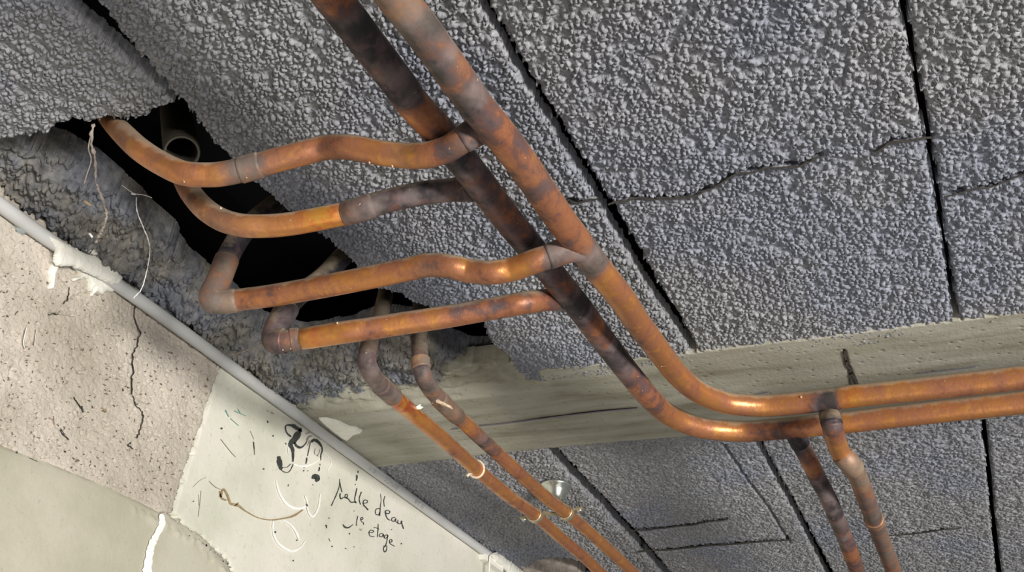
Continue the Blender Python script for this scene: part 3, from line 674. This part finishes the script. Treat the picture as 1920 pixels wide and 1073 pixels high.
b2, p2 = branch(man2, [(905, 350, .062, .8), (880, 353, 45, .78, .1), (850, 356, 45, .8, .1), (800, 361, 45, .78), (755, 370, 45, .75, .1), (715, 380, 45, .7, .2), (675, 393, 45, .72, .4), (650, 400, 44.5, .4), (625, 405, 44.5, -.4), (585, 413, 44.5, -.35), (545, 420, 44.5, .05), (500, 424, 44.5, .12, .3), (455, 423, 44.5, .18, .4), (415, 412, 44, .25, .5), (382, 390, 43, .3, .5), (358, 362, 41, .35, .5), (344, 337, 39, .4, .5), (337, 320, 37, .5, .5), (335, 312, 33, .7, .3), (336, 308, 28, .9, .1)], .0175)
collar('coupling', p2, (700, 386), (650, 400), .0094, .72, .4, b2)
collar('tee_socket', p2, (895, 351), (852, 356), .01, .8, .15, b2, flare=(.0106, .0091))
b4, p4 = branch(man2, [(1078, 560, .061, .8), (1055, 562, 41.5, .7, .3), (1030, 562, 42, .6, .1), (985, 568, 43, .45), (940, 576, 43, .42), (895, 584, 43, .5), (850, 592, 43, .42), (800, 600, 43, .3), (740, 609, 43, .2, .1), (690, 617, 43, .22), (640, 624, 43, .1), (590, 632, 42.5, -.25), (570, 635, 42, .12), (555, 637, 42, .72, .3), (530, 640, 42, .72, .4), (514, 636, 41.5, .78, .2),
    ('up', .002, 0, .018, .85), ('up', .012, 0, .03, .92), ('up', .03, 0, .04, 1), ('up', .03, 0, .05, 1)], .0185)  # this riser too gets the cavity shade painted in as black
i4 = near(p4, 514, 636)
q = p4[i4 - 14: i4 + 20]; tube('elbow_fitting', q, .0105, np.full(len(q), .84), np.full(len(q), .1), COPPER, b4)
collar('solder_ring', p4, (560, 636), (545, 638), .0101, .66, .5, b4)
collar('tee_socket', p4, (1070, 561), (1035, 562), .0102, .75, .2, b4, flare=(.0107, .0096))
bc, pc_ = branch(man2, [(1487, 802, .05, .9), (1496, 824, 33.5, .9), (1507, 845, 33.3, .55), (1520, 870, 33, .35, .2), (1532, 895, 32.5, .85, .1), (1548, 925, 32, .75), (1562, 955, 31.5, .78, .1), (1574, 985, 30.5, .6, .3), (1585, 1010, 30, .75, .1), (1594, 1035, 29.5, .35, .1), (1605, 1065, 28.5, .6, .2), (1625, 1120, 27.5, .6)], .0185, .35)
collar('tee_socket', pc_, (1489, 808), (1501, 834), .0106, .95, 0, bc, flare=(.0106, .0098))

# --- two slim pipes down to the double clamp
pe, te, de = path([(728, 520, 27, .6, .4), (721, 560, 30.5, .6, .4), (712, 600, 33.5, .7, .2), (701, 630, 35, .8, .1), (691, 655, 36, .85, .1), (688, 680, 36.5, .8, .2), (698, 704, 36, .72, .4), (715, 724, 35, .66, .5), (734, 741, 34, .6, .6), (745, 751, 33.5, -.75), (770, 772, 32, -.3), (800, 797, 31, -.1), (840, 832, 29.5, .14), (880, 868, 28, .14), (920, 903, 26.8, .16), (960, 935, 25.5, .18),
    (1003, 966, 24.2, .18), (1050, 1007, 22.8, .2), (1095, 1045, 21.8, .2), (1130, 1078, 21, .2), (1190, 1130, 19.5, .2)], .017)
pe, te, de = extend(pe, te, de, 0, .25)
e = empty('slim_copper_pipe', pe[near(pe, 880, 868)], 'left slim copper pipe with a white cord tied round it and a red-orange heated spot', 'pipe', 'slim copper pipes through the double clamp')
tube('pipe', pe, .0083, te, de, COPPER, e, 24)
collar('coupling', pe, (712, 722), (738, 744), .0091, .68, .5, e)
pf, tf, df = path([(790, 540, 29, .8), (788, 580, 31, .85), (786, 620, 32.5, .9), (787, 655, 33.5, .85), (789, 685, 34, .82), (795, 708, 34, .8, .5), (808, 730, 33, .7, .7), (825, 750, 32, .6, .8), (845, 770, 31, .55, .9), (857, 781, 30, .5, .6), (872, 794, 29.5, -.1), (890, 811, 29, .65, .2), (915, 834, 28, .6, .2), (940, 857, 27.3, .3), (965, 880, 26.7, .2), (1000, 912, 25.5, .16), (1030, 938, 24.7, .16), (1062, 962, 24, .2),
    (1105, 998, 23, .18), (1150, 1039, 22, .18), (1185, 1072, 21.2, .18), (1240, 1125, 20, .2)], .017)
pf, tf, df = extend(pf, tf, df, 0, .25)
f = empty('slim_copper_pipe', pf[near(pf, 965, 880)], 'right slim copper pipe with cracked paint below its bend', 'pipe', 'slim copper pipes through the double clamp')
tube('pipe', pf, .0083, tf, df, COPPER, f, 24)
collar('coupling', pf, (792, 690), (789, 672), .0092, .5, 1.0, f)
collar('coupling', pf, (820, 746), (858, 783), .0091, .6, .9, f)

# ------------------------------------------------------------------ generic small solids
def frame(d):
    d = d / np.linalg.norm(d); u = np.cross(d, [0, 0, 1.0]); u /= np.linalg.norm(u); return d, u, np.cross(d, u)
def ringband(name, P, i, r_in, r_out, width, m, parent, seg=28):
    c = P[i]; d, u, v = frame(P[i + 2] - P[i - 2]); V = []; a = np.linspace(0, 2 * np.pi, seg, endpoint=False)
    prof = [(-.5, r_in), (-.5, r_out * .98), (-.3, r_out * 1.04), (0, r_out), (.3, r_out * 1.04), (.5, r_out * .98), (.5, r_in)]
    for s, r in prof: V.append(c + d * s * width + r * (np.cos(a)[:, None] * u + np.sin(a)[:, None] * v))
    n = len(prof); V = np.concatenate(V)
    Fs = [(i_ * seg + k, i_ * seg + (k + 1) % seg, ((i_ + 1) % n) * seg + (k + 1) % seg, ((i_ + 1) % n) * seg + k) for i_ in range(n) for k in range(seg)]
    return mesh(name, V, Fs, m, parent)
def lathe(name, c, axis, prof, m, parent, seg=32, origin=None):
    d, u, v = frame(np.asarray(axis, float)) if abs(axis[2]) < .99 else (np.array([0, 0, np.sign(axis[2])]), np.array([1., 0, 0]), np.array([0, 1., 0]))
    a = np.linspace(0, 2 * np.pi, seg, endpoint=False); V = []
    for s, r in prof: V.append(c + d * s + max(r, 1e-5) * (np.cos(a)[:, None] * u + np.sin(a)[:, None] * v))
    n = len(prof); V = np.concatenate(V)
    Fs = [(i * seg + k, i * seg + (k + 1) % seg, (i + 1) * seg + (k + 1) % seg, (i + 1) * seg + k) for i in range(n - 1) for k in range(seg)]
    return mesh(name, V, Fs, m, parent, True, None, origin)
def bar(name, a, b, wdir, wd, th, m, parent, origin=None, rnd=.25):
    a = np.asarray(a, float); b = np.asarray(b, float); d = (b - a) / np.linalg.norm(b - a)
    w_ = wdir - d * np.dot(wdir, d); w_ /= np.linalg.norm(w_); t_ = np.cross(d, w_)
    prof = []
    for sx, sy in ((1, 1), (-1, 1), (-1, -1), (1, -1)):
        c = th / 2 * rnd * 2
        if sx * sy > 0: prof += [(sx * wd / 2, sy * (th / 2 - c * .5)), (sx * (wd / 2 - c * .5), sy * th / 2)]
        else: prof += [(sx * (wd / 2 - c * .5), sy * th / 2), (sx * wd / 2, sy * (th / 2 - c * .5))]
    V = [p + w_ * x + t_ * y for p in (a, b) for x, y in prof]; n = len(prof)
    Fs = [(k, (k + 1) % n, n + (k + 1) % n, n + k) for k in range(n)] + [tuple(range(n))[::-1], tuple(range(n, 2 * n))]
    return mesh(name, V, Fs, m, parent, False, None, origin)

# ------------------------------------------------------------------ double clamp with rosette
ie = near(pe, 1003, 966); jf = near(pf, 1062, 962)
ce = pe[ie]; cf = pf[jf]; along = pe[ie + 3] - pe[ie - 3]; along /= np.linalg.norm(along)
cl = empty('double_pipe_clamp', (ce + cf) / 2, 'yellow zinc double pipe clamp holding both slim pipes under a round rosette', 'clamp')
ringband('clamp_ring', pe, ie, .0084, .0099, .010, STEEL, cl)
ringband('clamp_ring', pf, jf, .0084, .0099, .010, STEEL, cl)
side = cf - ce; side -= along * np.dot(side, along); side /= np.linalg.norm(side)
bar('strap', ce + side * .0088, cf - side * .0088, along, .010, .0016, STEEL, cl)
bar('ear', cf + side * .0086, cf + side * .024, along, .011, .0022, STEEL, cl)
bar('ear', ce - side * .0086, ce - side * .020, along, .011, .0022, STEEL, cl)
nrm = np.cross(side, along); nrm = nrm if nrm[2] < 0 else -nrm
for c, s in ((cf + side * .0185, 1), (ce - side * .0155, .8)):
    hd = lathe('screw', c, nrm, [(-.010 * s, .0), (-.010 * s, .0018), (.001, .0019), (.001, .0042 * s), (.0030, .0042 * s), (.0042, .0028 * s), (.0042, 0)], BRIGHT, cl, 18)
rc = onZ(1043, 908, 0)
rc[2] = H - .001
lathe('rosette', rc, (0, 0, -1), [(0, .0), (0, .0205), (.0018, .0215), (.0035, .0205), (.0050, .0175), (.010, .0155), (.018, .0130), (.024, .0090), (.0245, .0)], BRIGHT, cl, 36)
mid = cf - side * .012
tube('rod', np.linspace(rc + np.array([0, 0, -.02]), mid, 6), .003, None, None, STEEL, cl, 14)

# white cord round the left slim pipe
it = near(pe, 893, 880); ct = empty('knotted_cord', pe[it], 'cream cord knotted round the left slim pipe', 'cord')
d_, u_, v_ = frame(pe[it + 2] - pe[it - 2]); a_ = np.linspace(0, 2 * np.pi, 30)
loop = np.array([pe[it] + .0094 * (math.cos(t) * u_ + math.sin(t) * v_) + d_ * .0025 * math.sin(t) for t in a_])
tube('loop', loop, .0014, None, None, CREAM, ct, 10)
kp = atz(884, 886, (R.T @ (pe[it] - CAM))[2] - .007); ke = atz(875, 893, (R.T @ (pe[it] - CAM))[2] - .008)
tube('tail', np.linspace(kp, ke, 5), [.0016, .0017, .0017, .0018, .0019], None, None, CREAM, ct, 10)
lathe('knot', kp, (0, 0, -1), [(-.003, 0), (-.002, .0022), (0, .003), (.002, .0022), (.003, 0)], CREAM, ct, 12)

# ================================================================== conduit with its blobs
cc = [(-60, 344), (0, 384), (40, 413), (75, 438), (115, 465), (170, 500), (230, 541), (320, 604), (420, 676), (500, 733), (560, 773), (640, 828), (735, 891), (830, 961), (932, 1034), (960, 1054), (1010, 1092)]
Pc = np.array([onY(x, y, .0075) for x, y in cc])
Pc[:, 2] = np.minimum(Pc[:, 2], H - .006)
con = empty('pvc_conduit', Pc[6], 'thin grey plastic conduit along the top of the wall', 'conduit')
Pq = crom(Pc, 10)
tube('tube', Pq, .0066, None, None, PVC, con, 20)
def ptext(body, px, py, size):
    cu = bpy.data.curves.new('printed_code', 'FONT'); cu.body = body; cu.size = size; cu.resolution_u = 2
    o = bpy.data.objects.new('tmp', cu); S.collection.objects.link(o)
    me = bpy.data.meshes.new_from_object(o); bpy.data.objects.remove(o)
    V = np.array([v.co[:] for v in me.vertices]); Fs = [tuple(p.vertices) for p in me.polygons]
    i = near(Pq, px, py); c = Pq[i]; d = Pq[i + 3] - Pq[i - 3]; d /= np.linalg.norm(d)
    tocam = CAM - c; tocam -= d * np.dot(tocam, d); tocam /= np.linalg.norm(tocam); side_ = np.cross(tocam, d)
    out = []
    for x, y, z in V:                                 # wrapped round the tube, read from the far end
        th = -(y - size * .35) / .0068; out.append(c - d * x + .0068 * (math.cos(th) * tocam + math.sin(th) * side_))
    return mesh('printed_code', out, Fs, GREYINK, con, False)
try:
    ptext('/ IO W', 706, 873, .0085); ptext('ISOMATIC', 752, 905, .0085); ptext('2012-06', 795, 935, .0085)
except Exception as ex: print('text', ex)

def lump(name, px, plane, off, T, Rr, m, parent=None, holes=(), cell=.0007, origin=None, nz=.25):
    f_ = (lambda p: PW(p, off)) if plane == 'wall' else (lambda p: PC(p, off))
    poly = f_(px); hs = [f_(h_) for h_ in holes]
    def hf(A, B):
        d = dseg(A, B, poly, True)
        for h_ in hs: d = np.minimum(d, dseg(A, B, h_, True))
        q = 1 - np.clip(d / Rr, 0, 1)
        return T * np.sqrt(np.clip(1 - q * q, 0, 1)) * (1 + nz * (fbm(A, B, .006, 3) - .45) * 2) + (fbm(A + 1, B, .012, 2) - .37) * T * nz
    return grid_piece(name, poly, cell, hf, wallmap(off) if plane == 'wall' else ceilmap(off), m, parent, skirt=.003, jit=.0003, edge_round=0, holes=hs, origin=origin, jscale=.003)
bl = empty('plaster_lump', onY(160, 495, .012), 'torn white plaster lump with drips around the conduit at left', 'plaster')
lump('body', [(84, 440), (108, 448), (132, 462), (160, 476), (180, 482), (200, 494), (222, 508), (229, 522), (222, 533), (212, 532), (190, 522), (160, 508), (138, 498), (120, 499), (108, 497), (103, 488), (105, 476), (108, 465), (98, 455)], 'wall', .0125, .0035, .007, PLASTER, bl)
lump('lower_flap', [(136, 497), (160, 508), (190, 522), (213, 532), (224, 537), (223, 543), (210, 547), (200, 545), (192, 552), (183, 548), (176, 551), (172, 555), (175, 540), (170, 546), (166, 547), (170, 534), (165, 524), (157, 520), (141, 527), (136, 523), (152, 518), (155, 514), (144, 505)], 'wall', .004, .0030, .004, PLASTER, bl)
lump('drip', [(99, 480), (108, 494), (110, 502), (104, 515), (100, 540), (94, 542), (95, 522), (92, 507), (98, 492)], 'wall', .003, .003, .004, PLASTER, bl)
lump('upper_flap', [(161, 470), (172, 460), (184, 459), (194, 467), (193, 474), (206, 478), (218, 484), (228, 486), (240, 476), (241, 480), (230, 490), (230, 505), (222, 516), (208, 503), (196, 492), (180, 478)], 'wall', .0135, .0025, .005, PLASTER, bl,
     holes=([(184, 479), (192, 479), (200, 484), (203, 491), (196, 490), (188, 485)],))
bl2 = empty('plaster_lump', onY(625, 810, .005), 'white plaster dab on both sides of the conduit at the joist end', 'plaster')
lump('upper_flap', [(598, 785), (612, 785), (634, 791), (655, 801), (668, 803), (679, 809), (675, 812), (664, 814), (655, 823), (652, 825), (640, 820), (622, 806)], 'ceil', .003, .0035, .006, PLASTER, bl2)
lump('lower_dab', [(593, 799), (600, 804), (612, 816), (626, 826), (636, 831), (630, 835), (618, 834), (606, 826), (597, 814)], 'wall', .003, .004, .006, PLASTER, bl2)
bl3 = empty('plaster_lump', onY(960, 1050, .005), 'smooth white plaster cap where the conduit ends at the bottom edge', 'plaster')
lump('cap', [(922, 1041), (934, 1034), (944, 1028), (956, 1035), (972, 1044), (982, 1055), (991, 1068), (990, 1085), (965, 1085), (950, 1069), (940, 1060), (930, 1053)], 'wall', .014, .006, .012, PLASTER, bl3)
tube('bead', crom(np.array([onY(x, y, .016) for x, y in [(944, 1031), (930, 1037), (920, 1042), (918, 1055), (916, 1090)]]), 6), .0016, None, None, PLASTER, bl3, 10)
box('filler', (1.43, YW - .012, H - .02), (1.50, YW - .001, H - .002), PLASTER, bl3)
dr = lump('silicone_drop', [(28, 413), (36, 416), (46, 424), (53, 431), (51, 437), (43, 438), (36, 433), (31, 424)], 'wall', .003, .006, .006, DROP, None, nz=.02)
tag(dr, 'bluish translucent drop hanging under the conduit at far left', 'drop')

# ================================================================== things in the hole
hp = np.array([atz(326, 160, 1.02), atz(330, 205, .93), atz(335, 245, .87), atz(341, 286, .81)])
hq = crom(hp, 34); n_ = len(hq); rr = .0130 + .0013 * np.sin(np.arange(n_) * 2 * np.pi / 4)
co = tube('corrugated_sleeve', hq, rr, None, None, HOSE, None, 24, cap=False)
tag(co, 'dark corrugated plastic sleeve hanging open in the ceiling hole', 'sleeve')
lathe('sleeve_lip', hq[-1], hq[-1] - hq[-3], [(-.002, .0128), (0, .0138), (.0015, .0138), (.0015, .0122), (-.01, .0122)], HOSE, co, 24)

def fibre(name, pts, rad, m, label, cat, extra=()):
    P = crom(np.array([atz(*p) for p in pts]), 8)
    n = len(P); P = P + rng.standard_normal(P.shape) * rad * .25
    o = tube(name, P, rad * (1 + .35 * rng.standard_normal(n)).clip(.4, 2), None, None, m, None, 8)
    for ex_ in extra:
        q = crom(np.array([atz(*p) for p in ex_]), 8); tube('side_strand', q, rad * .5, None, None, m, o, 6)
    return tag(o, label, cat)
fibre('dusty_strand', [(174, 232, .80), (172, 262, .80), (178, 300, .80), (180, 340, .80), (190, 368, .80), (199, 395, .81), (198, 415, .81), (188, 436, .82), (179, 455, .83)], .0011, FIBRE,
      'long dusty fibre dangling from the broken block edge at left', 'fibre',
      extra=([(177, 232, .80), (166, 275, .80), (171, 300, .80), (162, 330, .80), (158, 345, .80)], [(199, 395, .81), (190, 388, .81), (182, 386, .81)]))
fibre('cobweb_thread', [(256, 370, .80), (257, 395, .80), (268, 425, .82), (278, 450, .84), (281, 470, .86), (276, 505, .88), (266, 540, .89), (250, 560, .89)], .0004, CHALK,
      'fine pale cobweb thread falling from the hole onto the conduit', 'cobweb', extra=([(228, 347, .80), (250, 362, .80), (270, 366, .80), (285, 371, .80)],))
fibre('pale_thread', [(430, 665, .95), (448, 662, .95), (470, 654, .93), (492, 645, .90), (505, 640, .87)], .0006, FIBRE, 'pale thread from the lowest elbow to the conduit', 'thread')
def pebble(name, px, py, z, size, m, label, cat, parent=None, sq=(1, .6, .6), rot=0):
    V = []; Fs = []; nu, nv = 10, 7; c = atz(px, py, z) if not isinstance(px, np.ndarray) else px
    ex = R @ np.array([math.cos(rot), math.sin(rot), 0]); ey = R @ np.array([-math.sin(rot), math.cos(rot), 0]); ez = R @ np.array([0, 0, 1.0])
    for i in range(nv):
        th = math.pi * (i + .001) / (nv - 1 + .002)
        for k in range(nu):
            ph = 2 * math.pi * k / nu; r = 1 + .18 * rng.standard_normal()
            V.append(c + size * r * (ex * sq[0] * math.sin(th) * math.cos(ph) + ey * sq[1] * math.sin(th) * math.sin(ph) + ez * sq[2] * math.cos(th)))
    Fs = [(i * nu + k, i * nu + (k + 1) % nu, (i + 1) * nu + (k + 1) % nu, (i + 1) * nu + k) for i in range(nv - 1) for k in range(nu)]
    o = mesh(name, V, Fs, m, parent)
    if label: tag(o, label, cat)
    return o
pebble('insect_husk', 250, 364, .80, .0018, CHALK, 'tiny white husk caught in cobweb inside the hole', 'husk', sq=(1, .45, .45), rot=.25)
pebble('cocoon', 170, 441, .86, .0024, CHALK, 'small white cocoon on the rough mortar above the plaster lump', 'cocoon', sq=(1, .4, .4), rot=.9)
pebble('wood_chip', 165, 381, .84, .0042, FLAKE, 'tan chip stuck to the dusty fibre', 'chip', sq=(1, .32, .4), rot=.55)
pebble('mortar_crumb', 1030, 215, .76, .0030, simple('pale_crumb', (.50, .50, .52), .9), 'pale crumb lodged in the long block seam', 'crumb', sq=(1, .8, .6), rot=.6)

# flakes and paint on the pipes (parts of the pipes they stick to)
def flake(name, P, px, py, rad, outline, m, parent, th=.0009, lift=.0006):
    i = near(P, px, py); i = min(max(i, 2), len(P) - 3); zc = (R.T @ (P[i] - CAM))[2] - rad - lift
    pts = [atz(x, y, zc + .0006 * random.random()) for x, y in outline]; c = sum(pts) / len(pts)
    back = R @ np.array([0, 0, 1.0]) * (th + .002)
    fr = -R @ np.array([0, 0, 1.0])
    n = len(pts); V = pts + [p + back for p in pts] + [c + fr * .0012]
    Fs = [(k, (k + 1) % n, 2 * n) for k in range(n)] + [(k, n + k, n + (k + 1) % n, (k + 1) % n) for k in range(n)]
    return mesh(name, V, Fs, m, parent, False)
flake('dirt_flake', pa, 1240, 678, R22, [(1230, 674), (1234, 670), (1241, 673), (1246, 672), (1248, 678), (1252, 682), (1249, 687), (1240, 688), (1235, 684), (1232, 679)], FLAKE, man1)
flake('paint_flake', pe, 780, 765, R16, [(762, 757), (768, 761), (776, 765), (783, 763), (788, 758), (789, 762), (794, 764), (788, 768), (779, 768), (768, 765)], PLASTER, e, lift=.001)
for x, y, r_ in ((716, 718, 3.5), (703, 707, 2.2), (733, 737, 2), (695, 723, 1.6)):
    flake('paint_flake', pe, x, y, R16, [(x + r_ * math.cos(t), y + r_ * math.sin(t) * .8) for t in (0, 1, 2.1, 3.3, 4.2, 5.3)], PLASTER, e)
for o_ in ([(814, 742), (822, 750), (836, 757), (846, 762), (849, 768), (842, 765), (830, 760), (818, 755)], [(842, 765), (849, 755), (850, 762), (847, 769)], [(846, 768), (838, 780), (836, 784), (843, 778), (849, 770)], [(812, 752), (818, 755), (808, 758)]):
    flake('paint_flake', pf, *o_[0], R16, o_, FLAKE, f)
for P_, par, spots, rd in ((p1, b1, [(456, 305), (462, 333), (735, 312), (692, 305), (345, 340), (362, 330)], .008), (p2, b2, [(414, 392), (670, 385)], .008),
                           (p4, b4, [(632, 606), (781, 594), (545, 654), (530, 656)], .008), (pa, man1, [(1127, 523), (1149, 553), (1502, 745), (1460, 770)], R22)):
    for x, y in spots:
        s_ = random.uniform(1.6, 3.4)
        flake('dirt_flake', P_, x, y, rd * .8, [(x + s_ * math.cos(t) * random.uniform(.4, 1.2), y + s_ * math.sin(t) * random.uniform(.6, 1.5)) for t in (0, 1, 2.1, 3.3, 4.2, 5.3)], FLAKE, par)
